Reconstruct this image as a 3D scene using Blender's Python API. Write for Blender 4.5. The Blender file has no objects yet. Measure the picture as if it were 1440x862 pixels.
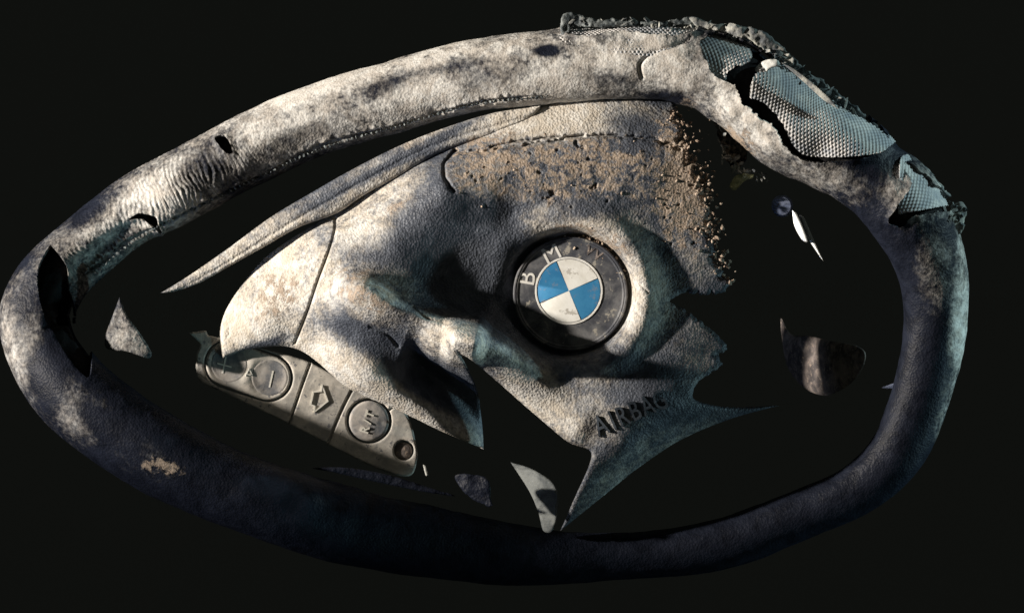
import bpy, math, random
import numpy as np
from mathutils import Vector

# ------------------------------------------------------------------ camera, lights, exposure
S = 0.0003                      # metres per unit of the working drawing (1440 units across)
D = 1.5                         # camera distance
sc = bpy.context.scene
COL = sc.collection
cam_d = bpy.data.cameras.new("camera"); cam = bpy.data.objects.new("camera", cam_d); COL.objects.link(cam)
cam.location = (0, -D, 0); cam.rotation_euler = (math.radians(90), 0, 0)
cam_d.sensor_width = 36; cam_d.lens = 36 * D / (1440 * S)
cam_d.clip_start = 0.05; cam_d.clip_end = 60
sc.camera = cam
w = bpy.data.worlds.new("World"); sc.world = w; w.use_nodes = True
w.node_tree.nodes["Background"].inputs[0].default_value = (0.84, 0.92, 0.78, 1)
w.node_tree.nodes["Background"].inputs[1].default_value = 0.027
sc.view_settings.view_transform = 'Standard'; sc.view_settings.look = 'None'
sc.view_settings.exposure = 0; sc.view_settings.gamma = 1
sc.cycles.max_bounces = 4; sc.cycles.diffuse_bounces = 2; sc.cycles.glossy_bounces = 2

def lamp(name, azim, elev, dist, target, power, colour, size, cone, blend=0.5):
    """azim: degrees counter-clockwise from the photograph's right; elev: degrees towards the camera"""
    d = bpy.data.lights.new(name, 'SPOT'); o = bpy.data.objects.new(name, d); COL.objects.link(o)
    t = Vector(((target[0]-720)*S, 0, (431-target[1])*S))
    a, e = math.radians(azim), math.radians(elev)
    o.location = t + Vector((math.cos(e)*math.cos(a), -math.sin(e), math.cos(e)*math.sin(a))) * dist
    o.rotation_euler = (t - o.location).to_track_quat('-Z', 'Y').to_euler()
    d.energy = power; d.color = colour; d.shadow_soft_size = size
    d.spot_size = math.radians(cone); d.spot_blend = blend
    return o
lamp("key_lamp", 174, 18.5, 1.5, (600, 185), 275, (1.0, 0.91, 0.80), 0.024, 17.5, 1.0)
lamp("teal_lamp", 27, 1.2, 1.5, (1345, 350), 85, (0.58, 0.83, 0.86), 0.02, 12, 0.9)
lamp("teal_lamp_middle", -15, 3.2, 1.5, (990, 560), 34, (0.48, 0.80, 0.86), 0.02, 8.5, 0.9)
lamp("teal_lamp_low", -43, 14, 1.5, (130, 360), 20, (0.40, 0.80, 0.88), 0.02, 3.4, 0.8)
lamp("blue_fill", 205, 22, 1.6, (70, 540), 17, (0.45, 0.60, 1.0), 0.10, 11, 1.0)  # added fill without a source of its own, turns the lower-left rim bluer

# ------------------------------------------------------------------ helpers
def at(P):
    P = np.asarray(P, float); f = (D - P[:, 2]*S)/D
    return np.stack([(P[:, 0]-720)*S*f, -P[:, 2]*S, (431-P[:, 1])*S*f], 1)

rng = np.random.default_rng(7)
_L = rng.random((8, 256, 256))
def vnoise(x, y, k=0):
    xi = np.floor(x).astype(int); yi = np.floor(y).astype(int)
    fx = x-xi; fy = y-yi; fx = fx*fx*(3-2*fx); fy = fy*fy*(3-2*fy)
    L = _L[k % 8]; a = L[xi & 255, yi & 255]; b = L[(xi+1) & 255, yi & 255]
    c = L[xi & 255, (yi+1) & 255]; d = L[(xi+1) & 255, (yi+1) & 255]
    return (a*(1-fx)+b*fx)*(1-fy)+(c*(1-fx)+d*fx)*fy
def fbm(x, y, scale, oct=4, k=0):
    r = 0; amp = 1; t = 0
    for i in range(oct):
        r = r+amp*vnoise(x/scale*2**i+17.3*i, y/scale*2**i+9.1*i, k+i); t += amp; amp *= .5
    return r/t-0.5
def sstep(a, b, x):
    t = np.clip((x-a)/(b-a), 0, 1); return t*t*(3-2*t)

def spline(pts, step=3.0, closed=True):
    """Catmull-Rom through pts (x,y[,jag]); a point given twice makes a corner"""
    P = np.array([(p[0], p[1], p[2] if len(p) > 2 else 0.0) for p in pts], float); n = len(P); out = []
    for i in range(n if closed else n-1):
        p1 = P[i]; p2 = P[(i+1) % n]
        p0 = P[(i-1) % n] if closed or i > 0 else p1
        p3 = P[(i+2) % n] if closed or i+2 < n else p2
        L = np.hypot(*(p2-p1)[:2])
        if L < 1e-6: continue
        if np.hypot(*(p1-p0)[:2]) < 1e-6: p0 = p1-(p2-p1)*.5
        if np.hypot(*(p3-p2)[:2]) < 1e-6: p3 = p2+(p2-p1)*.5
        m1 = (p2-p0)/2; m2 = (p3-p1)/2
        for m in (m1, m2):
            l = np.hypot(m[0], m[1])
            if l > L: m *= L/l
        k = max(1, int(L/step))
        for j in range(k):
            t = j/k; t2 = t*t; t3 = t2*t
            out.append((2*t3-3*t2+1)*p1+(t3-2*t2+t)*m1+(-2*t3+3*t2)*p2+(t3-t2)*m2)
    if not closed: out.append(P[-1])
    out = np.array(out)
    j = out[:, 2]
    if j.max() > 0:
        nx = (vnoise(out[:, 0]/7, out[:, 1]/7, 2)-.5)*2+(vnoise(out[:, 0]/2.6, out[:, 1]/2.6, 3)-.5)
        ny = (vnoise(out[:, 0]/7, out[:, 1]/7, 4)-.5)*2+(vnoise(out[:, 0]/2.6, out[:, 1]/2.6, 5)-.5)
        out[:, 0] += nx*j; out[:, 1] += ny*j
    return out[:, :2]

def polydist(x, y, poly, closed=True):
    """distance to, nearest point on, and side of a poly line"""
    A = poly; B = np.roll(poly, -1, 0)
    if not closed: A, B = poly[:-1], poly[1:]
    best = np.full(x.shape, 1e18); nx = np.zeros_like(x); ny = np.zeros_like(x); tt = np.zeros_like(x); sg = np.zeros_like(x)
    inside = np.zeros(x.shape, bool)
    for i in range(len(A)):
        ax, ay = A[i]; dx, dy = B[i]-A[i]; l2 = dx*dx+dy*dy+1e-12
        t = np.clip(((x-ax)*dx+(y-ay)*dy)/l2, 0, 1)
        qx = ax+t*dx; qy = ay+t*dy; d = (x-qx)**2+(y-qy)**2
        m = d < best
        best = np.where(m, d, best); nx = np.where(m, qx, nx); ny = np.where(m, qy, ny); tt = np.where(m, (i+t)/len(A), tt)
        sg = np.where(m, np.sign(dx*(y-ay)-dy*(x-ax)), sg)
        if closed and abs(dy) > 1e-12:
            c = ((ay > y) != (B[i][1] > y)) & (x < dx*(y-ay)/dy+ax); inside ^= c
    return np.sqrt(best), nx, ny, inside, tt, sg

def link(name, me, mat, parent=None, smooth=True, kind=None, label=None):
    me.materials.append(mat)
    me.polygons.foreach_set("use_smooth", [smooth]*len(me.polygons))
    o = bpy.data.objects.new(name, me); COL.objects.link(o)
    if parent is not None: o.parent = parent
    if kind: o["kind"] = kind
    if label: o["label"] = label
    return o
def mesh_of(name, V, F, attrs=None):
    me = bpy.data.meshes.new(name); V = np.asarray(V, float); 
    me.vertices.add(len(V)); me.vertices.foreach_set("co", V.astype(np.float32).ravel())
    if isinstance(F, np.ndarray):
        k = F.shape[1]; me.loops.add(F.size); me.loops.foreach_set("vertex_index", F.astype(np.int32).ravel())
        me.polygons.add(len(F)); me.polygons.foreach_set("loop_start", np.arange(0, F.size, k, dtype=np.int32))
        me.update(calc_edges=True)
    else:
        bpy.data.meshes.remove(me); me = bpy.data.meshes.new(name); me.from_pydata([tuple(v) for v in V], [], F)
    for n, a in (attrs or {}).items():
        at_ = me.attributes.new(n, 'FLOAT', 'POINT'); at_.data.foreach_set("value", np.asarray(a, np.float32))
    me.validate(); me.update()
    return me
def shell(name, P, B, Q, mat, parent, attrs=None, **kw):
    """front sheet P, back sheet B (drawing units), quads Q over both: a closed skin with sharp side walls"""
    used = np.unique(Q); mp = np.full(len(P), -1); mp[used] = np.arange(len(used)); Q = mp[Q]; P = P[used]; B = B[used]
    attrs = {k: v[used] for k, v in (attrs or {}).items()}
    n = len(P)
    E = np.concatenate([Q[:, [i, (i+1) % 4]] for i in range(4)]); key = np.sort(E, 1); key = key[:, 0].astype(np.int64)*n+key[:, 1]
    _, inv, cnt = np.unique(key, return_inverse=True, return_counts=True); E = E[cnt[inv] == 1]
    E = E[E[:, 0] != E[:, 1]]
    m = len(E); base = 2*n
    V = np.concatenate([P, B, P[E[:, 0]], P[E[:, 1]], B[E[:, 0]], B[E[:, 1]]])
    i = np.arange(m)
    side = np.stack([base+i+m, base+i, base+i+2*m, base+i+3*m], 1)
    F = np.concatenate([Q, Q[:, ::-1]+n, side])
    A = {k: np.concatenate([v, v, v[E[:, 0]], v[E[:, 1]], v[E[:, 0]], v[E[:, 1]]]) for k, v in attrs.items()}
    return link(name, mesh_of(name, at(V), F, A), mat, parent, **kw)

# masks of dust and mud on the things themselves (drawing coordinates: x, y, rx, ry, turn, amount)
DUST = [(480,112,190,34,-18,.95),(680,68,170,30,-9,.95),(880,50,130,34,0,.85),(300,185,90,24,-27,.6),(1353,420,20,150,3,.8),(1335,560,18,80,15,.5),(700,130,360,70,-12,.95),(430,175,230,60,-22,.8),(900,90,150,60,0,1.0),(1050,150,120,60,40,.9),(1150,240,100,40,30,.55),
        (400,400,110,110,0,1.0),(330,450,60,80,0,1.0),(440,500,200,60,30,1.0),(560,570,160,40,30,1.0),(760,560,110,45,45,1.0),(640,480,90,40,25,.9),
        (520,290,110,60,-35,.9),(900,430,60,120,0,.85),(820,320,110,40,0,.95),(780,165,190,40,-4,1.1),(350,350,160,40,-30,.8),
        (25,470,40,110,0,.62),(95,570,90,50,40,.5),(190,640,90,40,30,.3),(840,580,90,60,0,.6),(960,500,80,80,0,.5),(1320,380,40,80,0,.5),
        (470,560,200,60,25,.9),(900,660,150,50,-30,.6),(520,420,90,60,0,.7),(180,470,50,60,0,.6),(860,520,80,50,0,.7),(1300,270,70,60,0,.7),
        (200,300,200,70,-35,.75),(600,330,80,70,0,.35),(700,250,160,60,0,.45),(960,370,60,50,0,.5)]
MUD = [(820,240,190,60,0,.8),(700,230,90,60,0,.8),(960,260,60,110,0,1.1),(390,420,55,40,-40,.7),(430,360,30,30,0,.4),(520,410,70,35,20,.7),(600,200,90,12,-10,.4),
       (830,335,70,22,20,.8),(560,290,30,14,-30,.6),(225,655,40,14,10,.75),(640,130,160,30,-12,.25),(1130,500,60,50,0,.6),(1030,210,40,40,0,.8),(560,120,90,30,-14,.25)]
def blobs(x, y, B):
    r = np.zeros_like(x)
    for bx, by, rx, ry, a, v in B:
        a = math.radians(a); c, s = math.cos(a), math.sin(a)
        u = ((x-bx)*c+(y-by)*s)/rx; q = (-(x-bx)*s+(y-by)*c)/ry
        r = np.maximum(r, v*np.exp(-(u*u+q*q)**1.3))
    return r
BARE_AND_SHADE = [(30,440,14,50,0,.25),(70,520,16,40,-30,.3),(20,360,20,40,20,.2),(420,190,60,14,-22,.3),(650,90,40,10,-9,.3),(980,80,20,10,0,.3),(840,225,75,22,-10,.35),(760,245,60,18,-5,.3),(640,330,90,45,20,.55),(610,300,70,40,0,.3),(700,350,60,40,0,.4),(500,470,60,22,30,.4),(595,535,60,22,35,.8),(560,226,170,7,-28,.5),
        (290,232,50,26,-30,.25),(690,112,60,22,-10,.42),(770,72,18,8,0,.9),(866,112,50,18,0,.35),(545,118,40,14,-20,.3),(120,300,40,14,-40,.3),(60,540,14,40,-20,.4),(150,600,50,16,35,.45),
        (365,492,60,12,-25,.8),(890,170,40,18,0,.5),(930,140,30,14,0,.4),(820,300,60,14,-10,.4),(900,520,60,50,0,.3)]  # bare patches; the one under the cover tip also paints its shaded underside
def masks(x, y): return {"dust": np.clip(blobs(x, y, DUST)-blobs(x, y, BARE_AND_SHADE), 0, 2), "mud": blobs(x, y, MUD)}

# ------------------------------------------------------------------ materials
class NT:
    def __init__(s, name):
        s.m = bpy.data.materials.new(name); s.m.use_nodes = True; s.t = s.m.node_tree; s.b = s.t.nodes["Principled BSDF"]
        s.co = s.n('ShaderNodeTexCoord').outputs['Object']
    def n(s, t): return s.t.nodes.new(t)
    def set(s, sock, v):
        if isinstance(v, bpy.types.NodeSocket): s.t.links.new(v, sock)
        elif v is not None: sock.default_value = v
    def noise(s, scale, det=5, rough=.6, dist=0, co=None):
        n = s.n('ShaderNodeTexNoise'); n.inputs['Scale'].default_value = scale; n.inputs['Detail'].default_value = det
        n.inputs['Roughness'].default_value = rough; n.inputs['Distortion'].default_value = dist
        s.t.links.new(co or s.co, n.inputs['Vector']); return n.outputs[0]
    def vor(s, scale, feat='F1', co=None):
        n = s.n('ShaderNodeTexVoronoi'); n.feature = feat; n.inputs['Scale'].default_value = scale
        s.t.links.new(co or s.co, n.inputs['Vector']); return n.outputs['Distance']
    def math(s, op, a, b=None, clamp=False):
        n = s.n('ShaderNodeMath'); n.operation = op; n.use_clamp = clamp; s.set(n.inputs[0], a); s.set(n.inputs[1], b); return n.outputs[0]
    def ramp(s, f, lo, hi):
        n = s.n('ShaderNodeMapRange'); n.interpolation_type = 'SMOOTHSTEP'
        s.set(n.inputs['Value'], f); n.inputs['From Min'].default_value = lo; n.inputs['From Max'].default_value = hi; return n.outputs['Result']
    def mix(s, f, a, b):
        n = s.n('ShaderNodeMix'); n.data_type = 'RGBA'; s.set(n.inputs[0], f); s.set(n.inputs[6], a); s.set(n.inputs[7], b); return n.outputs[2]
    def attr(s, name):
        n = s.n('ShaderNodeAttribute'); n.attribute_name = name; return n.outputs['Fac']
    def bump(s, h, strength, dist, prev=None):
        n = s.n('ShaderNodeBump'); n.inputs['Strength'].default_value = strength; n.inputs['Distance'].default_value = dist
        s.set(n.inputs['Height'], h)
        if prev: s.t.links.new(prev, n.inputs['Normal'])
        return n.outputs[0]
    def mapping(s, rot, scale):
        n = s.n('ShaderNodeMapping'); n.inputs['Rotation'].default_value = rot; n.inputs['Scale'].default_value = scale
        s.t.links.new(s.co, n.inputs['Vector']); return n.outputs[0]
c4 = lambda *a: (*a, 1)

def leather_mat(name, base=(0.008, 0.011, 0.019), dust=(0.47, 0.425, 0.36), mud=(0.26, 0.205, 0.158), grain=1.0, bare=0.0, pale=(0.58, 0.56, 0.52)):
    k = NT(name)
    d = k.attr("dust"); mu = k.attr("mud")
    n1 = k.noise(38, 8, .68, .4); n2 = k.noise(520, 4, .7); n3 = k.noise(120, 6, .65, .8); v = k.vor(980)
    amp = k.math('ADD', .07, k.math('MULTIPLY', d, 1.35))
    cov = k.math('ADD', k.math('MULTIPLY', d, 1.05), k.math('MULTIPLY', amp, k.math('MULTIPLY', k.math('SUBTRACT', n1, .5), 1.3)))
    cov = k.math('ADD', cov, k.math('MULTIPLY', amp, k.math('MULTIPLY', k.math('SUBTRACT', n2, .5), 1.3)))
    cov = k.math('ADD', cov, k.math('MULTIPLY', amp, k.math('MULTIPLY', k.math('SUBTRACT', k.noise(150, 6, .75, .2), .5), 1.0)))
    cov = k.math('SUBTRACT', cov, bare+.12)
    cf = k.ramp(cov, .12, 1.0)
    dcol = k.mix(k.ramp(n3, .40, .62), c4(*dust), c4(*pale))
    col = k.mix(cf, k.mix(k.ramp(n3, .3, .7), c4(*base), c4(base[0]*2.6, base[1]*2.5, base[2]*2.3)), dcol)
    mf = k.ramp(k.math('ADD', k.math('MULTIPLY', mu, .75), k.math('MULTIPLY', k.math('SUBTRACT', k.noise(250, 7, .75, .5), .5), 3.2)), .34, .66)
    mf = k.math('MULTIPLY', k.math('MULTIPLY', mf, k.ramp(mu, .08, .3)), k.ramp(k.math('ADD', mu, k.math('MULTIPLY', k.math('SUBTRACT', n1, .5), 2.4)), .25, .6))
    mcol = k.mix(k.ramp(n2, .35, .65), c4(*mud), c4(mud[0]*1.35, mud[1]*1.4, mud[2]*1.45))
    col = k.mix(mf, col, mcol)
    sp = k.ramp(k.noise(300, 3, .8), .70, .76); col = k.mix(sp, col, c4(.025, .02, .02))
    k.set(k.b.inputs['Base Color'], col)
    k.set(k.b.inputs['Roughness'], k.mix(cf, c4(.5, .5, .5), c4(.95, .95, .95)))
    k.b.inputs['Specular IOR Level'].default_value = .35
    b = k.bump(v, .45*grain, .0006); b = k.bump(n2, .5*grain, .0006, b); b = k.bump(n3, .2, .0008, b); b = k.bump(mf, .5, .0004, b)
    k.set(k.b.inputs['Normal'], b)
    return k.m
def plain_mat(name, col, col2, rough=.6, bump=.3, scale=150, metal=0, grit=None):
    k = NT(name); n = k.noise(scale, 6, .7, .3); n2 = k.noise(scale*4, 3, .7)
    c = k.mix(k.ramp(n, .38, .64), c4(*col), c4(*col2))
    if grit: c = k.mix(k.ramp(n2, .58, .68), c, c4(*grit))
    k.set(k.b.inputs['Base Color'], c); k.b.inputs['Roughness'].default_value = rough; k.b.inputs['Metallic'].default_value = metal
    k.b.inputs['Specular IOR Level'].default_value = .35
    k.set(k.b.inputs['Normal'], k.bump(n2, bump, .0006, k.bump(n, bump, .001)))
    return k.m
M_cover = leather_mat("dusty_airbag_skin", base=(.034, .040, .054))
M_rim = leather_mat("dusty_rim_leather", dust=(.47, .44, .40), pale=(.62, .61, .58), base=(.005, .0065, .012), grain=.6)
M_rim.node_tree.nodes["Principled BSDF"].inputs['Specular IOR Level'].default_value = .12
M_fabric = plain_mat("woven_mesh_fabric", (.30, .32, .35), (.60, .58, .56), .6, .15, 90)
M_core = plain_mat("burnt_black_foam", (.012, .012, .013), (.024, .024, .025), .95, .6, 120)
M_core.node_tree.nodes["Principled BSDF"].inputs['Specular IOR Level'].default_value = .04
M_crumb = plain_mat("torn_leather_crumb", (.03, .04, .045), (.20, .22, .22), .6, .5, 200)
M_pale_leather = plain_mat("pale_torn_leather", (.10, .11, .12), (.42, .42, .38), .8, .4, 150)
M_mudc = plain_mat("dry_mud_clod", (.22, .16, .12), (.42, .34, .27), .95, .5, 200)
M_panel = plain_mat("dusty_grey_plastic", (.36, .35, .33), (.64, .60, .54), .8, .15, 90, grit=(.20, .2, .21))
M_button = plain_mat("dusty_button_plastic", (.15, .16, .18), (.46, .43, .40), .7, .2, 75)
M_print = plain_mat("pale_print", (.80, .78, .70), (.92, .90, .84), .6, .05)
M_black = plain_mat("black_plastic", (.006, .006, .007), (.02, .02, .022), .45, .2, 90)
M_pale = plain_mat("pale_scuffed_plastic", (.45, .46, .44), (.70, .70, .66), .6, .2, 60)
M_metal = plain_mat("scraped_metal", (.55, .57, .58), (.80, .82, .82), .3, .1, 80, metal=.8)
M_blue = plain_mat("blue_enamel", (.03, .17, .36), (.05, .23, .44), .4, .08, 60, grit=(.14, .22, .33))
M_white = plain_mat("white_enamel", (.70, .69, .64), (.85, .85, .82), .35, .08, 60, grit=(.5, .48, .44))
M_ring = plain_mat("scratched_black_enamel", (.040, .044, .056), (.17, .17, .175), .7, .2, 60, grit=(.32, .30, .26))
M_silver = plain_mat("dull_silver", (.62, .61, .58), (.80, .79, .75), .5, .1, 100, metal=.0)
M_dark = plain_mat("dark_dusty_plastic", (.06, .054, .056), (.26, .22, .20), .8, .5, 120, grit=(.38, .30, .24))
M_fin = plain_mat("dusty_fin_plastic", (.07, .08, .085), (.20, .215, .21), .7, .3, 90)
M_green = plain_mat("faded_yellow_foam", (.35, .36, .18), (.50, .50, .30), .8, .3)
M_navy = plain_mat("slate_blue_plastic", (.10, .13, .22), (.18, .21, .30), .5, .2)

# ------------------------------------------------------------------ setting: black backdrop paper, far behind
k = NT("black_backdrop_paper"); k.set(k.b.inputs['Base Color'], k.mix(k.noise(3, 3), c4(.24, .24, .24), c4(.26, .26, .26)))
k.b.inputs['Roughness'].default_value = 1; k.b.inputs['Specular IOR Level'].default_value = 0
V = []; F = []
for i in range(31):
    a = i/30; z = 2.2-4.0*min(1, a*1.4); y = 2.6
    if a > .7: y = 2.6-(a-.7)*9; z = -1.8
    elif a > .64: pass
    V += [(-4, y, z), (4, y, z)]
for i in range(30): F.append((2*i, 2*i+1, 2*i+3, 2*i+2))
bd = link("backdrop", mesh_of("backdrop", V, F), k.m, smooth=False); bd["kind"] = "structure"

# ------------------------------------------------------------------ the steering wheel
wheel = bpy.data.objects.new("steering_wheel", None); COL.objects.link(wheel)
wheel["label"] = "crushed steering wheel with dusty airbag cover and torn rim leather, before black backdrop"
wheel["category"] = "steering wheel"

# ---- rim: centre x, y, radius, centre height
ST = [(52,440,52,-36),(75,392,48,-42),(118,350,46,-52),(180,300,47,-52),(240,268,49,-46),(340,217,50,-52),(440,172,50,-46),(562,135,51,-36),(660,108,51,-22),(760,96,52,-8),
      (860,88,54,2),(950,90,56,6),(1030,116,61,6),(1115,180,64,8),(1200,225,60,8),(1270,290,57,8),(1306,360,51,-6),(1315,430,46,-28),(1308,500,43,-40),
      (1290,570,41,-52),(1258,638,39,-64),(1200,690,36,-78),(1110,730,35,-92),(1010,765,36,-100),(880,782,33,-102),(760,783,39,-90),(640,768,47,-66),(520,745,54,-28),
      (400,712,54,12),(280,668,56,16),(180,612,57,14),(105,552,58,0),(62,490,54,-22)]
def rim_path(step):
    P = np.array(ST, float); n = len(P); out = []
    for i in range(n):
        p0, p1, p2, p3 = P[i-1], P[i], P[(i+1) % n], P[(i+2) % n]
        L = np.hypot(*(p2-p1)[:2]); m = max(2, int(L/step))
        for j in range(m):
            t = j/m
            out.append(.5*((2*p1)+(p2-p0)*t+(2*p0-5*p1+4*p2-p3)*t*t+(-p0+3*p1-3*p2+p3)*t**3))
    return np.array(out)
def tube(C, k, r_scale, closed, th0=0, th1=2*math.pi):
    """grid of tube points; theta 0 = outward, 90 = towards the viewer, 180 = inward"""
    n = len(C); T = (np.roll(C, -1, 0)-np.roll(C, 1, 0))[:, :2]
    if not closed: T[0] = (C[1]-C[0])[:2]; T[-1] = (C[-1]-C[-2])[:2]
    T /= np.hypot(T[:, 0], T[:, 1])[:, None]
    N = np.stack([T[:, 1], -T[:, 0]], 1)
    d = C[:, :2]-np.array([700, 430]); 
    full = th1-th0 > 6.2
    th = np.linspace(th0, th1, k, endpoint=not full)
    s = np.concatenate([[0], np.cumsum(np.hypot(*np.diff(C[:, :2], axis=0).T))])
    c, sn = np.cos(th)[None], np.sin(th)[None]; r = C[:, 2:3]*r_scale
    dirs = np.stack([N[:, 0:1]*c, N[:, 1:2]*c, np.ones((n, 1))*sn], 2)
    P = C[:, None, [0, 1, 3]]+dirs*r[:, :, None]
    i = np.arange(n if closed else n-1)[:, None]; j = np.arange(k if full else k-1)[None]
    i2 = (i+1) % n; j2 = (j+1) % k
    Q = np.stack([i*k+j+0*i2, i*k+j2, i2*k+j2, i2*k+j+0*j2], 2).reshape(-1, 4)
    S_ = np.repeat(s[:, None], k, 1); TH = np.repeat(th[None], n, 0)
    return P.reshape(-1, 3), dirs.reshape(-1, 3), Q, S_.ravel(), TH.ravel()
# torn openings in the leather
HOLES = [spline(h, 3) for h in [
    [(985,62,2),(1000,50,2),(1030,52,3),(1060,68,3),(1085,80,3),(1112,92,3),(1150,118,3),(1185,142,3),(1222,165,3),(1252,196,3),(1240,212,2),(1205,224,1),(1160,228,1),(1128,224,1),
     (1105,206,2),(1090,180,2),(1062,160,3),(1045,146,2),(1034,120,3),(1015,112,2),(1000,100,2),(990,80,2)],
    [(1272,228,2),(1300,246,3),(1330,275,3),(1350,290,3),(1330,300,2),(1290,302,2),(1268,318,2),(1252,312,2),(1262,290,2),(1280,262,2)],
    [(792,10,1),(798,48,2),(830,52,2),(870,46,2),(930,52,2),(960,50,2),(985,40,3),(1000,10,1)],
    [(303,196,1),(316,192,1),(324,202,1),(327,216,1),(318,217,1),(308,205,1)],
    [(196,302,2),(212,305,2),(224,314,2),(226,326,2),(212,318,2),(196,312,1),(182,311,1)],
]]
LEFT = spline([(70,343),(70,343),(92,372),(103,408),(105,454),(105,454),(128,468),(125,530),(88,490),(58,430),(54,380)], 3)   # open skin at the left bend
FAB = [spline(h, 3) for h in [
    [(985,60),(1000,46),(1030,50),(1058,74,1),(1052,90,2),(1035,94,2),(1025,102,2),(1018,116,1),(1000,104,1),(988,82)],
    [(1058,112,1),(1072,96,2),(1095,84,1),(1130,90),(1200,130),(1265,185),(1245,212,1),(1215,219),(1170,222),(1130,218),(1112,200,1),(1100,176,1),(1088,158,2),(1066,142,1),(1054,138,1)],
    [(1268,220),(1310,230),(1360,285),(1330,290),(1285,298),(1262,300,1),(1266,280)],
    [(790,0),(790,60),(1010,80),(1010,0)]]]
C = rim_path(1.7); K = 132
P, DIR, Q, SS, TH = tube(C, K, 1.0, True)
x, y = P[:, 0].copy(), P[:, 1].copy()
mk = masks(x, y)
front = P[:, 2] > np.repeat(C[:, 3], K)-26
# relief: long dents, fine wrinkles across the grip, stitched seam along the inner edge, crinkled grain
disp = fbm(SS, TH*50, 130, 3)*9+fbm(SS, TH*50, 26, 3, 3)*1.6+fbm(SS, TH*50, 7, 2, 5)*.5
wz = blobs(x, y, [(235,268,130,46,-30,1.0),(120,390,60,60,0,1.2),(190,330,90,30,-35,.8)])
phase = SS+22*fbm(SS, TH*50, 34, 3, 1)+TH*9
disp += wz*(.85*np.sin(phase*2*math.pi/6.4)*(.4+1.2*(fbm(SS, TH*50, 18, 2, 2)+.5))+.4*np.sin(phase*2*math.pi/3.9+1))
top = sstep(60, 140, x)*sstep(790, 700, x)*(y < 470)
seamd = np.abs(TH-math.radians(141)+.05*np.sin(SS/37))*50
disp -= top*(4.6*np.exp(-(seamd/2.6)**2))*(.55+.9*(vnoise(SS/5, TH*0, 1)))
disp += top*np.exp(-((seamd-6)/4.5)**2)*(2.6*fbm(SS, TH*50, 6, 3, 4)+.6)*1.6
disp += top*2.2*np.exp(-((seamd)/12)**2)*fbm(SS, TH*50, 11, 3, 2)*2
crk = spline([(903,112),(900,92),(915,76),(945,66),(970,56)], 3, False); cd = polydist(x, y, crk, False)[0]
disp -= 5*np.exp(-(cd/2.2)**2)*front
tr = blobs(x, y, [(1090,150,180,110,35,1),(1290,270,90,80,0,1),(900,50,130,30,0,.8),(560,715,120,30,10,.7)])
disp += tr*(fbm(SS, TH*50, 36, 3, 6)*11+fbm(SS, TH*50, 8, 3, 1)*1.0)
disp -= 15*np.exp(-((TH-math.radians(120))/math.radians(27))**2)*sstep(255, 170, x)*sstep(470, 440, y)*front*(x > 62)
dent = blobs(x, y, [(1240,235,35,60,30,1.0),(420,205,60,20,-20,.5),(170,290,60,22,-35,1.2),(560,690,60,12,10,1)])
disp -= dent*7
keep = np.ones(len(P), bool)
lip = np.zeros(len(P))
for h in HOLES:
    near = front & (x > h[:, 0].min()-25) & (x < h[:, 0].max()+25) & (y > h[:, 1].min()-25) & (y < h[:, 1].max()+25)
    idx = np.where(near)[0]; d, nx, ny, ins, _, _ = polydist(x[idx], y[idx], h)
    snap = ins & (d < 1.6); keep[idx[ins & ~snap]] = False
    P[idx[snap], 0] = nx[snap]; P[idx[snap], 1] = ny[snap]
    lip[idx] = np.maximum(lip[idx], np.exp(-(d/5)**2))
idx = np.where(front & (x < 150) & (y > 330) & (y < 545))[0]
d, nx, ny, ins, _, _ = polydist(x[idx], y[idx], LEFT)
snap = ins & (d < 1.6); keep[idx[ins & ~snap]] = False; P[idx[snap], 0] = nx[snap]; P[idx[snap], 1] = ny[snap]
disp += lip*(2.5+3*fbm(SS, TH*50, 9, 2, 3))
P += DIR*disp[:, None]
Bk = P-DIR*4.0
Qk = Q[keep[Q].all(1)]
rim = shell("rim", P, Bk, Qk, M_rim, wheel, {k_: v for k_, v in mk.items()})
# burnt foam core inside
C2 = rim_path(6); C2[:, 2] *= 1-.3*sstep(270, 230, C2[:, 0])*(C2[:, 1] < 470)
P2, D2, Q2, S2, T2 = tube(C2, 40, .80, True); P2 += D2*(fbm(S2, T2*50, 20, 3)*8)[:, None]
link("foam_core", mesh_of("foam_core", at(P2), Q2), M_core, rim)
# woven mesh under the torn leather
Cf = rim_path(1.0); sel = np.where((Cf[:, 0] > 790) & (Cf[:, 1] < 330))[0]; Cf = Cf[sel]
P3, D3, Q3, S3, T3 = tube(Cf, 220, .955, False, math.radians(-20), math.radians(165))
u = S3/5.6; v = T3*56/4.6
hexa = np.cos(2*math.pi*u)*np.cos(math.pi*v)
P3 += D3*(hexa*1.0+fbm(S3, T3*50, 45, 2)*10)[:, None]
x3, y3 = P3[:, 0], P3[:, 1]; kp = np.zeros(len(P3), bool)
for h in FAB: kp |= polydist(x3, y3, h)[3]
for fx0, fx1 in ((780, 1008), (975, 1070), (1045, 1262), (1250, 1400)):
    m = kp & (x3 >= fx0) & (x3 < fx1)
fabric = shell("woven_mesh", P3, P3-D3*2.0, Q3[kp[Q3].all(1)], M_fabric, rim, {})

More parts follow.
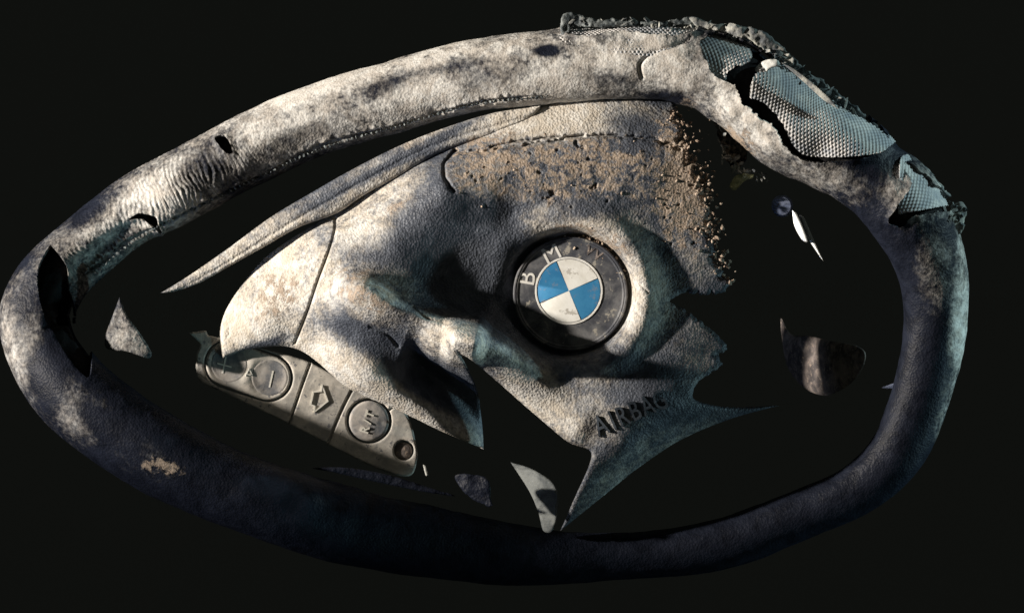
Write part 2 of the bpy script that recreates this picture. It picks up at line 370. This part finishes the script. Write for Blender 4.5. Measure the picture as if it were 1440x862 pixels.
# stitches along the seam of the top rim, and the ragged crumbs of torn edges
ico = None
def ico_data():
    import bmesh
    bm = bmesh.new(); bmesh.ops.create_icosphere(bm, subdivisions=1, radius=1)
    V = np.array([v.co[:] for v in bm.verts]); F = np.array([[v.index for v in f.verts] for f in bm.faces]); bm.free(); return V, F
ICO_V, ICO_F = ico_data()
def crumbs(name, pts, mat, parent, seed=1, flat=.5, long=1.0):
    """pts: rows x, y, z, size"""
    r = np.random.default_rng(seed); V = []; F = []; n = 0
    for px, py, pz, s in pts:
        a = ICO_V*(1+.7*(r.random((len(ICO_V), 1))-.5))
        q = r.normal(size=4); q /= np.linalg.norm(q); w_, i_, j_, k_ = q
        R = np.array([[1-2*(j_*j_+k_*k_), 2*(i_*j_-k_*w_), 2*(i_*k_+j_*w_)], [2*(i_*j_+k_*w_), 1-2*(i_*i_+k_*k_), 2*(j_*k_-i_*w_)], [2*(i_*k_-j_*w_), 2*(j_*k_+i_*w_), 1-2*(i_*i_+j_*j_)]])
        a = (a*np.array([long, r.uniform(.5, 1), flat]))@R.T*s
        V.append(a+np.array([px, py, pz])); F.append(ICO_F+n); n += len(a)
    V = np.concatenate(V); F = np.concatenate(F)
    return link(name, mesh_of(name, at(V), F), mat, parent, smooth=False, kind="stuff")
cs = C[(C[:, 0] > 110) & (C[:, 0] < 770) & (C[:, 1] < 400)]
Tn = np.gradient(cs[:, :2], axis=0); Tn /= np.hypot(Tn[:, 0], Tn[:, 1])[:, None]; Nn = np.stack([Tn[:, 1], -Tn[:, 0]], 1)
a = math.radians(141); pts = []
for i in range(0, len(cs), 4):
    r_ = cs[i, 2]+.3; pts.append((cs[i, 0]+Nn[i, 0]*math.cos(a)*r_, cs[i, 1]+Nn[i, 1]*math.cos(a)*r_, cs[i, 3]+math.sin(a)*r_, 2.0+rng.random()))
crumbs("stitching", pts, M_crumb, rim, 4, .4, 1.1)
def line_pts(poly, n, spread, size, z0, z1, seed):
    r = np.random.default_rng(seed); L = spline(poly, 2, False); out = []
    for _ in range(n):
        i = r.integers(len(L)); o = r.normal(size=2)*spread
        out.append((L[i, 0]+o[0], L[i, 1]+o[1], r.uniform(z0, z1), size*r.uniform(.35, 1)**1.5))
    return out
pts = line_pts([(797,36),(850,35),(930,38),(975,38),(1020,46),(1070,60),(1104,88)], 60, 2.2, 6, -6, 26, 5)
pts += line_pts([(1070,60),(1104,88),(1154,124),(1200,160),(1246,204)], 70, 2.2, 6, -6, 32, 6)
pts += line_pts([(1250,204),(1292,240),(1346,294)], 40, 2, 5, -6, 20, 7)
pts += line_pts([(1345,290),(1352,298),(1350,318)], 30, 3, 6, -5, 12, 8)
pts += line_pts([(800,22),(797,32),(795,46)], 40, 3, 6, -5, 15, 9)
crumbs("torn_edge_crumbs", pts, M_crumb, rim, 5, .22, 1.3)
pts = line_pts([(797,30),(850,31),(930,36),(975,36),(1020,44),(1066,60),(1100,88),(1154,122),(1200,160),(1246,204)], 200, 4.5, 5, 0, 34, 15)
pts += line_pts([(1010,190),(1020,215),(1045,240),(1075,246)], 60, 4, 4.5, -10, 10, 16)+line_pts([(1255,312),(1290,304),(1330,302),(1350,312)], 60, 4, 4.5, 10, 34, 17)
crumbs("torn_edge_flakes", pts, M_pale_leather, rim, 6, .3, 1.9)

# ---- sheet builder over a drawn outline
def tps(pts):
    P = np.array(pts, float); n = len(P); X = P[:, :2]/300
    r2 = ((X[:, None]-X[None])**2).sum(2); Kk = np.where(r2 > 0, r2*np.log(r2+1e-12), 0)+np.eye(n)*1e-3
    A = np.zeros((n+3, n+3)); A[:n, :n] = Kk; A[:n, n] = 1; A[:n, n+1:] = X; A[n, :n] = 1; A[n+1:, :n] = X.T
    c = np.linalg.solve(A, np.concatenate([P[:, 2], [0, 0, 0]]))
    def f(x, y):
        x = np.asarray(x, float)/300; y = np.asarray(y, float)/300; o = c[n]+c[n+1]*x+c[n+2]*y
        for i in range(n):
            r2 = (x-X[i, 0])**2+(y-X[i, 1])**2; o = o+c[i]*r2*np.log(r2+1e-12)
        return o
    return f
def sheet(name, outer, holes, step, H, thick, mat, parent, roll=5, roll_d=5, sink=0.0, attrs=True, **kw):
    x0, y0 = outer.min(0)-step*2; x1, y1 = outer.max(0)+step*2
    gx = np.arange(x0, x1, step); gy = np.arange(y0, y1, step); nx_, ny_ = len(gx), len(gy)
    X, Y = np.meshgrid(gx, gy, indexing='ij'); X = X.ravel(); Y = Y.ravel()
    d, qx, qy, ins, _, _ = polydist(X, Y, outer); sd = np.where(ins, d, -d)
    for h in holes:
        dh, hx, hy, ih, _, _ = polydist(X, Y, h); sh = np.where(ih, -dh, dh); m = sh < sd
        sd = np.where(m, sh, sd); qx = np.where(m, hx, qx); qy = np.where(m, hy, qy)
    keep = sd > -step*1.05
    X = np.where(sd < 0, qx, X); Y = np.where(sd < 0, qy, Y); dd = np.clip(sd, 0, None)
    Z = H(X, Y)
    if roll > 0:
        t = np.clip(1-dd/roll_d, 0, 1); Z = Z-roll*(1-np.sqrt(1-t*t*.98))
    i = np.arange(nx_-1)[:, None]; j = np.arange(ny_-1)[None]
    Q = np.stack([i*ny_+j, i*ny_+j+1, (i+1)*ny_+j+1, (i+1)*ny_+j], 2).reshape(-1, 4)
    Q = Q[keep[Q].all(1)]; Q = Q[:, ::-1]
    P = np.stack([X, Y, Z], 1); B = P.copy(); B[:, 2] -= thick
    return shell(name, P, B, Q, mat, parent, masks(X, Y) if attrs else {}, **kw)

# ---- airbag cover
EC = (802, 413)
ctrl = [(313,503,-34),(312,462,-40),(340,405,-40),(400,340,-38),(470,300,-34),(520,262,-30),(600,212,-26),(650,190,-20),(760,150,-14),(880,137,-10),(950,142,-12),
        (370,450,-14),(400,400,-12),(430,370,-6),(450,440,6),(472,330,-4),(500,380,14),(540,320,14),(540,400,20),(590,290,18),(620,260,20),(600,340,15),(640,320,15),(660,290,17),(690,250,18),
        (640,375,0),(690,390,-12),(680,478,12),(700,340,6),(720,300,6),(760,250,18),(830,220,18),(900,210,18),(940,250,16),(960,200,16),(985,300,10),(980,370,4),(1015,400,-2),
        (940,380,3),(950,430,2),(700,440,-14),(750,480,-16),(960,480,8),(1010,490,0),(900,520,14),(860,560,17),(900,590,17),(950,570,14),(925,580,16),(980,540,6),(1095,572,-14),(1030,588,-8),
        (960,612,-6),(900,652,-12),(850,692,-20),(788,745,-30),(930,600,6),(880,630,8),(830,680,-10),(840,620,8),(820,590,10),(800,612,4),
        (360,487,-30),(410,487,-26),(450,512,-26),(490,545,-26),(560,577,-28),(620,605,-32),(680,630,-40),(470,470,6),(520,520,0),(560,530,-6),(600,560,-16),(560,480,2)]
base_h = tps(ctrl)
RA = spline([(470,380),(500,402),(540,425),(590,448),(640,466),(690,478)], 3, False)
RB = spline([(620,480),(655,484),(690,490),(725,510),(765,545),(805,582),(840,604)], 3, False)
RC = spline([(440,490),(500,522),(560,553),(620,590),(680,628)], 3, False)
LOWER = spline([(1096,571),(1030,588),(960,617),(900,656),(850,696),(788,746)], 3, False)
FOLD = spline([(560,500),(610,520),(660,570),(700,630)], 3, False)
def ridge(x, y, line, A, wl, wr, tp=.2):
    d, _, _, _, t, sg = polydist(x, y, line, False)
    wv = np.where(sg > 0, wl, wr)          # sg > 0: below / left of a line drawn left to right
    return A*np.exp(-(d/wv)**2)*sstep(-.02, tp, t)*sstep(1.0, .9, t), d, t, sg
def cover_h(x, y, fine=True):
    h = base_h(x, y)*1.35+14
    h = h+ridge(x, y, RA, 50, 38, 24)[0]
    rb = ridge(x, y, RB, 48, 40, 26, .08); h = h+rb[0]*(1-.85*sstep(.35, .8, rb[2]))
    h = h+ridge(x, y, RC, 16, 26, 26)[0]
    h = h-ridge(x, y, FOLD, 60, 34, 34)[0]*sstep(540, 600, x)*np.where(ridge(x, y, RB, 1, 30, 30)[3] > 0, 1, 1)*(1-np.exp(-(polydist(x, y, RB, False)[0]/34)**4))
    h = h+4*np.exp(-((x-674)/26)**2-((y-462)/22)**2)
    h = h-14*np.exp(-(polydist(x, y, LOWER, False)[0]/24)**2)
    # padded lip round the badge well
    r = np.hypot(x-EC[0], y-EC[1]); ph = np.arctan2(-(y-EC[1]), x-EC[0])
    A = 14+7*np.cos(ph-math.radians(-10))
    h = h+A*np.exp(-((r-106)/23)**2)
    well = sstep(96, 78, r); h = h*(1-well)+(-10)*well
    if fine:
        mud = blobs(x, y, MUD)
        h = h+mud*(np.maximum(0, fbm(x, y, 15, 4, 2)+.02)*3.5+fbm(x, y, 5, 2, 5)*1.0)
        h = h-3.5*sstep(.27, .33, fbm(x, y, 9, 3, 6))*sstep(.15, .5, mud)*(x > 620)*(y < 345)
        h = h+fbm(x, y, 60, 3, 1)*4*(1-.9*blobs(x, y, [(886, 580, 62, 28, -23, 1.0)]))+fbm(x, y, 14, 2, 3)*.35
        for L, dep, wd in GROOVES:
            d = polydist(x, y, L, False)[0]; h = h-dep*np.exp(-(d/wd)**2)
    return h
def gr(pts, dep, wd): return (spline(pts, 3, False), dep, wd)
GROOVES = [gr([(472,308),(471,325),(462,355),(447,395),(432,440),(415,482)], 6, 1.9),
           gr([(640,212,2),(626,228,1),(625,248,1),(636,268,2)], 9, 2.2), gr([(640,212,2),(680,214,3),(730,206,2),(790,196,3),(820,190,1)], 7, 2.2),
           gr([(690,207,1),(760,195,2),(880,192,3),(930,200,3),(955,210,2)], 7, 2.0),
           gr([(580,432),(600,448),(630,455)], 4, 1.8), gr([(520,460),(545,470),(560,486)], 4, 2.0),
           gr([(862,352),(884,384),(900,400),(912,412)], 2.6, 1.1), gr([(318,456),(324,456)], 2, .9), gr([(322,462),(320,466),(323,469),(319,473)], 2, .8)]
outer = spline([(313,504),(313,504),(309,470),(316,440),(335,408),(370,365),(410,335),(440,316),(470,298),(520,262),(560,238),(600,214),(650,192),(720,166),(760,150),(820,137),(880,136),
    (948,142,2),(950,160,5),(960,200,7),(975,230,7),(988,270,8),(996,310,8),(1000,350,7),(1018,385,6),(1022,406,4),(990,413,4),(962,414,3),(940,423,1),(962,436,3),(990,454,3),(1022,488,3),(1006,500,4),(1014,512,2),(985,535,3),(975,560,1),  # wedge beside the badge and edge below cut out in place of cast shadow
    (1020,572),(1096,570),(1096,570),(1030,588),(960,617),(900,656),(850,696),(788,746),(788,746),(808,700),(828,655),(830,634),(800,622),(770,598),(735,568),(700,537),(665,508),(646,496),(646,496),
    (658,518),(671,548),(676,580),(679,608),(680,632),(680,632),(672,628),(620,606),(560,577),(490,546),(450,512),(425,494),(400,487),(365,489),(340,494)], 2.5)  # gap at lower centre cut open to stand in for deep fold shade
cover = sheet("airbag_cover", outer, [], 1.6, cover_h, 14, M_cover, wheel, roll=6, roll_d=7)

# mud clods standing on the cover and along its ragged right edge
r = np.random.default_rng(11); pts = []
while len(pts) < 200:
    px, py = r.uniform(630, 1010), r.uniform(150, 400)
    m = float(blobs(np.array([px]), np.array([py]), MUD)[0])
    if r.random() < m**2*.8*(1.6 if px > 930 else .6) and not (np.hypot(px-EC[0], py-EC[1]) < 82):
        pts.append((px, py, 0, 2.3*r.uniform(.25, 1)**2))
e = line_pts([(952,150),(962,200),(976,235),(990,270),(998,310),(1002,350),(1018,390)], 300, 9, 4.2, -14, 2, 12)
P_ = np.array(pts); P_[:, 2] = cover_h(P_[:, 0], P_[:, 1])+P_[:, 3]*.1
E_ = np.array(e); E_[:, 2] += cover_h(E_[:, 0], E_[:, 1], False)
crumbs("mud_clods", np.concatenate([P_, E_]), M_mudc, cover, 8, .6, 1.2)

# raised word on the cover and letters on the badge, from text outlines
def text_mesh(s, bold=.0):
    cu = bpy.data.curves.new("lettering", 'FONT'); cu.body = s; cu.align_x = 'CENTER'; cu.align_y = 'CENTER'; cu.offset = bold; cu.resolution_u = 3
    o = bpy.data.objects.new("lettering", cu); COL.objects.link(o)
    dg = bpy.context.evaluated_depsgraph_get(); me = bpy.data.meshes.new_from_object(o.evaluated_get(dg))
    V = np.array([v.co[:] for v in me.vertices]); F = [list(p.vertices) for p in me.polygons]
    bpy.data.objects.remove(o); bpy.data.curves.remove(cu); bpy.data.meshes.remove(me)
    return V, F
def glyph(name, ch, cx, cy, size, turn, zf, depth, mat, parent, bold=.02, wide=1.0, sub=False):
    V, F = text_mesh(ch, bold)
    V[:, :2] -= (V[:, :2].min(0)+V[:, :2].max(0))/2
    a = math.radians(turn); X = V[:, 0]*size*wide; Y = -V[:, 1]*size
    px = cx+X*math.cos(a)+Y*math.sin(a); py = cy-X*math.sin(a)+Y*math.cos(a)
    c0 = np.array([cx, cx+6, cx], float); c1 = np.array([cy, cy, cy+6], float); q = zf(c0, c1)
    z = q[0]+(px-cx)*(q[1]-q[0])/6+(py-cy)*(q[2]-q[0])/6; z += np.percentile(zf(px, py)-z, 85); n = len(V)
    # boundary edges for side walls
    cnt = {}
    for f in F:
        for i in range(len(f)):
            e = (f[i], f[(i+1) % len(f)]); cnt[e] = 1
    side = [(b+0, a_, a_+n, b+n) for (a_, b) in cnt if (b, a_) not in cnt]
    P = np.concatenate([np.stack([px, py, z+depth], 1), np.stack([px, py, z-2.5], 1)])
    FF = [tuple(f) for f in F]+[tuple(s_[::-1]) for s_ in side]
    return link(name, mesh_of(name, at(P), FF), mat, parent, smooth=False)
M_relief = leather_mat("dark_raised_lettering", base=(.02, .026, .035), dust=(.36, .33, .30), pale=(.42, .40, .37), grain=.3)
word = "AIRBAG"; tw = [0, 1.0, 1.0, 1.0, 1.0, 1.0]; xs = [-45, -27.5, -11, 7.5, 26, 45]
for ch, q in zip(word, xs):
    a = math.radians(23); cx = 886+q*math.cos(a); cy = 580-q*math.sin(a)
    glyph("raised_letter", ch, cx, cy, 40, 23, lambda px, py: cover_h(px, py, False), 3.2, M_relief, cover, .006, .68)

# ---- badge: tilted disc
def disc_z(px, py): return -1+(px-EC[0])*.05+(py-EC[1])*-.03
def lathe_disc(name, cx, cy, prof, n, mat, parent, zf, a0=0, a1=360, sx=1, sy=1, turn=0):
    """prof: radius, height pairs from the outside in; a sector of a disc when a1-a0 < 360"""
    full = a1-a0 >= 360; m = n if full else n+1
    ang = np.radians(np.linspace(a0, a1, n+1)[:m]); V = []
    t = math.radians(turn)
    for r_, h_ in prof:
        ex = r_*np.cos(ang)*sx; ey = r_*np.sin(ang)*sy
        px = cx+ex*math.cos(t)+ey*math.sin(t); py = cy-ey*math.cos(t)+ex*math.sin(t)
        V.append(np.stack([px, py, zf(px, py)+h_], 1))
    k_ = len(prof); F = []
    for i in range(k_-1):
        for j in range(n):
            j2 = (j+1) % m
            F.append((i*m+j, i*m+j2, (i+1)*m+j2, (i+1)*m+j))
    V = np.concatenate(V)
    if prof[-1][0] > .01: F.append(tuple((k_-1)*m+j for j in range(m)))
    if not full:
        for j in (0, m-1):
            b = [i*m+j for i in range(k_)]
            lo = len(V); V = np.concatenate([V, V[b[0]:b[0]+1]*[1, 1, 1]])
            F.append(tuple(b) if j else tuple(b[::-1]))
    me = mesh_of(name, at(V), F); o = link(name, me, mat, parent)
    me.set_sharp_from_angle(angle=math.radians(35)); return o
badge = lathe_disc("badge", *EC, [(80, -9), (80, 3), (78, 6), (75, 6.5), (72, 4.5), (70, 4), (48, 4), (0.001, 4)], 96, M_ring, wheel, disc_z, sx=1, sy=1)
lathe_disc("badge_rim", *EC, [(80.6, -6), (80.6, 4), (79, 7.2), (77.5, 7.2), (76, 5)], 96, M_ring, badge, disc_z)
rimline = lathe_disc("inner_ring", 800, 409, [(48, 3.5), (47.4, 6.2), (45.2, 6.2), (44.8, 4.2)], 72, M_silver, badge, disc_z)
cxq, cyq = 800, 409
for i, (a0, m_) in enumerate([(23, M_white), (113, M_blue), (203, M_white), (293, M_blue)]):
    lathe_disc("quarter", cxq, cyq, [(44.4, 3.6), (44.4, 5.2), (43.6, 5.8), (.5, 6.6), (.001, 6.6)], 18, m_, badge, disc_z, a0+.9, a0+89.1)
for ch, cx, cy, tn, szz in (("B", 741, 391, 80, 33), ("M", 775, 356, 27, 33), ("W", 836, 354, -30, 27)):
    glyph("badge_letter", ch, cx, cy, szz, tn, disc_z, 5.6, M_silver if ch != "W" else M_dark, badge, 0, 1.05)
pts = line_pts([(800,336),(830,340),(850,352),(866,372),(876,400)], 160, 5, 3.2, 3, 7, 21)+line_pts([(826,350),(846,362)], 60, 6, 3.4, 3, 6, 22)
crumbs("badge_dirt", np.array(pts), M_mudc, badge, 3, .4)

# ---- curled trim strip between cover and rim
strip_o = spline([(226,412),(226,412),(262,390),(320,350),(380,306),(440,270),(500,236),(560,206),(620,182),(690,160),(742,152),(760,150),(745,166),(690,190),(640,206),(600,224),(560,248),(510,276),(474,300),
                  (420,320),(370,348),(320,376),(280,398),(245,410)], 3)
sl = spline([(226,412),(300,372),(400,310),(500,252),(600,200),(700,168),(760,152)], 4, False)
def strip_h(x, y):
    d, _, _, _, t, sg = polydist(x, y, sl, False); s_ = d*sg
    return 6-38*(1-t)**1.4-.012*s_*s_+.25*s_-1.6*np.exp(-((s_-8)/2.0)**2)+fbm(x, y, 12, 3)*1.5
sheet("trim_strip", strip_o, [], 1.5, strip_h, 6, M_cover, wheel, roll=4, roll_d=5)

# ---- switch panel
def panel_z(px, py): return -54-(px-420)*.09-(py-550)*.04
def flat(off): return lambda px, py: panel_z(px, py)+off
panel_o = spline([(266,468),(266,468),(290,465),(292,471),(315,476),(430,507),(500,543),(545,562),(568,578),(580,602),(588,640),(588,640),(578,668),(545,664),(490,640),(425,606),(360,574),(300,546),(278,532),(276,500),(281,484)], 3)
def capsule(x0, y0, r0, x1, y1, r1, n=20):
    a = math.atan2(y1-y0, x1-x0); out = []
    for i in range(n+1):
        t = a+math.pi/2+math.pi*i/n; out.append((x0+r0*math.cos(t), y0+r0*math.sin(t)))
    for i in range(n+1):
        t = a-math.pi/2+math.pi*i/n; out.append((x1+r1*math.cos(t), y1+r1*math.sin(t)))
    return np.array(out)
def circle(cx, cy, r_, n=48): return np.array([(cx+r_*math.cos(2*math.pi*i/n), cy+r_*math.sin(2*math.pi*i/n)) for i in range(n)])
capo = capsule(322, 512, 35, 378, 531, 34); capi = capsule(322, 512, 32.6, 377, 531, 31.6)
def panel_h(x, y):
    h = panel_z(x, y)+fbm(x, y, 25, 3)*1.2
    for L in PG: h = h-6*np.exp(-(polydist(x, y, L, False)[0]/1.5)**4)
    return h
PG = [spline([(436,512),(424,545),(412,580),(400,612)], 3, False), spline([(497,545),(483,572),(470,602),(455,640)], 3, False),
      spline([(532,562),(534,568),(530,572)], 2, False), spline([(558,568),(548,576)], 2, False)]
panel = sheet("switch_panel", panel_o, [capo, circle(519, 592, 31.5), circle(568, 633, 14)], 1.3, panel_h, 9, M_panel, wheel, roll=2.5, roll_d=2.5)
def rocker_h(x, y):
    h = panel_z(x, y)+1.0
    for cx, cy in ((322, 512), (379, 531)): h = h-3.2*np.exp(-((np.hypot(x-cx, y-cy))/27)**6)+.0
    return h+fbm(x, y, 20, 3)*.8
rocker = sheet("rocker_button", capi, [], 1.2, rocker_h, 12, M_panel, panel, roll=3, roll_d=3.5)
for cx_, cy_ in ((322, 512), (379, 531)):
    sheet("thumb_dimple", circle(cx_, cy_, 25), [], 1.3, lambda x, y: rocker_h(x, y)+.7, 2, M_button, rocker, roll=.6, roll_d=2)
rt = sheet("round_button", circle(519, 592, 28.5), [], 1.2, lambda x, y: panel_z(x, y)+2-.0022*((x-519)**2+(y-592)**2)+fbm(x, y, 14, 3)*1.2, 12, M_button, panel, roll=3, roll_d=4)
sc_ = sheet("small_button", circle(567, 634, 12.5), [], 1.2, lambda x, y: panel_z(x, y)-3-.02*((x-567)**2+(y-634)**2)*.4, 8, M_dark, panel, roll=3, roll_d=3)
def stroke(name, pts, wd, zf, mat, parent, closed=False, lift=.6):
    L = np.array(pts, float); n = len(L); V = []; F = []
    segs = [(i, (i+1) % n) for i in range(n if closed else n-1)]
    for a_, b_ in segs:
        d = L[b_]-L[a_]; d /= np.hypot(*d); nn = np.array([-d[1], d[0]])*wd/2; p, q = L[a_]-d*wd*.35, L[b_]+d*wd*.35
        k0 = len(V)
        for c_ in (p+nn, p-nn, q-nn, q+nn):
            zz = float(zf(np.array([c_[0]]), np.array([c_[1]]))[0]); V.append((c_[0], c_[1], zz+lift+.05*(k0/8))); V.append((c_[0], c_[1], zz-1.5))
        F += [(k0, k0+2, k0+4, k0+6), (k0, k0+1, k0+3, k0+2), (k0+2, k0+3, k0+5, k0+4), (k0+4, k0+5, k0+7, k0+6), (k0+6, k0+7, k0+1, k0)]
    return link(name, mesh_of(name, at(V), F), mat, parent, smooth=False)
rz = rocker_h
stroke("plus_sign", [(318,500),(313,524)], 2.0, rz, M_print, rocker, lift=1.2); stroke("plus_sign", [(306,511),(325,516)], 2.0, rz, M_print, rocker, lift=1.5)
stroke("symbol", [(345,528),(350,519),(355,528)], 1.6, rz, M_print, rocker, lift=1.2); stroke("symbol", [(346,526),(352,527)], 1.2, rz, M_print, rocker, lift=1.4)
stroke("minus_sign", [(384,522),(379,544)], 2.2, rz, M_print, rocker, lift=1.2)
stroke("arrow_symbol", [(453,542),(461,564),(442,579),(443,571),(437,569),(441,551),(452,550)], 1.8, lambda x, y: panel_z(x, y), M_print, panel, True, lift=2.0)
rtz = lambda x, y: panel_z(x, y)+2-.0022*((x-519)**2+(y-592)**2)
for ch, t in (("R", -11.5), ("/", -1), ("T", 9.5)):
    a = math.radians(72); glyph("button_letter", ch, 517+t*math.cos(a)*1.05, 592-t*math.sin(a)*1.05, 16, 72, rtz, 1.6, M_print, rt, .025, 1.0)

# ---- loose and broken pieces
def piece(name, pts, H, mat, thick=6, step=1.5, roll=3, parent=wheel, label=None, jag=0):
    o = sheet(name, spline(pts, 2.5), [], step, H, thick, mat, parent, roll=roll, roll_d=roll+1)
    if label: o["label"] = label
    return o
piece("spoke_shard", [(168,418),(168,418),(158,445),(149,470),(150,490),(178,494),(208,504,1),(213,497,1),(198,470),(180,446)], lambda x, y: -6+.5*(x-150)-.006*(x-150)**2+fbm(x, y, 14, 3)*4, M_rim, 6)
piece("trim_fin", [(718,650),(718,650),(745,658),(775,676),(784,692),(784,725),(776,747),(764,746),(757,720),(744,690)], lambda x, y: -60+.55*(x-(735+(y-690)*.25))+fbm(x, y, 20, 3)*2, M_fin, 5, label="pale curved plastic fin")
def pod_h(x, y): return 40+.24*(x-1150)-.012*((x-1650)**2*.4+(y-500)**2)*.35+blobs(x, y, [(1120,490,35,40,0,1)])*fbm(x, y, 9, 3)*7+fbm(x, y, 20, 3)*1
pod = piece("right_switch_pod", [(1098,448),(1112,470),(1135,472),(1172,480),(1204,486),(1217,496),(1214,515),(1200,536),(1180,550),(1160,556),(1135,548),(1112,524),(1102,495)], pod_h, M_dark, 18, roll=9)
piece("metal_blade", [(1114,296),(1114,296),(1120,300),(1130,322),(1136,340),(1128,338),(1117,318)], lambda x, y: 8+.5*(x-1114), M_metal, 3, 1.0, 1)
piece("metal_blade", [(1124,302),(1124,302),(1130,305),(1142,332),(1158,368),(1158,368),(1140,342),(1128,318)], lambda x, y: 4+.5*(x-1124), M_metal, 3, 1.0, 1)
lathe_disc("bolt_head", 1100, 290, [(15, -10), (15, -2), (12, 3), (.001, 5)], 20, M_navy, wheel, lambda px, py: -8+.2*(px-1100), sy=1.05)
piece("foam_scrap", [(1026,262),(1038,245),(1060,246),(1060,250),(1046,256),(1034,268)], lambda x, y: 4+fbm(x, y, 8, 2)*5+.3*(x-1040), M_green, 4, 1.2, 2)
piece("paddle_edge", [(1277,486),(1281,487),(1281,542),(1277,542)], lambda x, y: -55+.6*(x-1277), M_metal, 8, 1.0, 1)
piece("paddle_plate", [(1240,545),(1258,538),(1276,527),(1276,543),(1258,546)], lambda x, y: -60+0*x, M_navy, 5, 1.5, 1)
piece("leather_shred", [(1005,168,2),(1025,175,2),(1045,192,2),(1052,215,2),(1040,236,2),(1024,232,2),(1014,205,2)], lambda x, y: -22+fbm(x, y, 13, 3)*22, M_rim, 5, 1.3, 2)
piece("leather_curl", [(1058,118),(1060,100),(1074,86),(1092,84),(1096,92),(1082,98),(1074,110),(1066,122)], lambda x, y: 42+.5*(x-1058)-.012*(x-1075)**2+fbm(x, y, 10, 2)*5, M_pale, 4, 1.2, 2)
piece("metal_sliver", [(1098,88),(1098,88),(1114,96),(1141,116),(1166,138),(1179,154),(1179,154),(1158,141),(1126,112)], lambda x, y: 66+.35*(x-1138)-.5*(y-120), M_pale_leather, 3, 1.0, 1)
piece("leather_shred", [(640,668,1),(668,668,1),(688,676,1),(690,700,1),(694,712,2),(672,706,2),(650,690,2)], lambda x, y: 0+fbm(x, y, 14, 3)*7+.3*(x-660), M_rim, 4, 1.3, 2)
piece("leather_shred", [(440,658),(480,657),(520,662),(560,671),(600,684),(640,697,1),(600,692),(550,682),(500,671),(470,664)], lambda x, y: 0+fbm(x, y, 18, 3)*5, M_rim, 4, 1.3, 3)
for q_, (pts_, z_) in enumerate([
    ([(790,24,1),(798,18,1),(812,20,1),(830,27,2),(880,29,2),(930,31,2),(975,25,2),(988,34,2),(960,40,2),(900,38,2),(860,37,2),(826,40,2),(806,36,2),(799,54,2),(789,46,1)], 26),
    ([(972,26,2),(1010,34,2),(1040,36,2),(1068,42,2),(1088,56,2),(1104,70,3),(1116,84,2),(1112,94,2),(1090,80,3),(1066,64,3),(1040,52,3),(1005,46,2),(980,40,2)], 30),
    ([(1108,78,2),(1135,98,3),(1165,120,3),(1190,140,2),(1212,158,3),(1236,180,2),(1252,198,2),(1250,208,2),(1228,190,3),(1196,162,3),(1160,134,3),(1128,112,3),(1110,98,2)], 20),
    ([(1258,206,1),(1282,222,2),(1302,236,3),(1322,258,2),(1338,276,2),(1330,276,2),(1308,254,2),(1284,236,2),(1262,222,2)], 14),
    ([(1338,288,1),(1350,284,1),(1358,290,1),(1357,312,2),(1350,330,2),(1340,318,2),(1336,300,1)], 12)]):
    piece("torn_leather_strip", pts_, lambda x, y, z_=z_: z_+fbm(x, y, 17, 3, 2)*14, M_crumb if q_ not in (1, 4) else M_pale_leather, 4, 1.2, 2, parent=wheel)
piece("metal_blade", [(595,653),(599,655),(602,668),(599,669)], lambda x, y: -40+0*x, M_pale, 3, 1.0, 1)

# ---- dark hub plate behind the cover
lathe_disc("hub_plate", 780, 400, [(120, -40), (120, -12), (110, 0), (.001, 0)], 40, M_core, wheel, lambda px, py: -150+0*px)
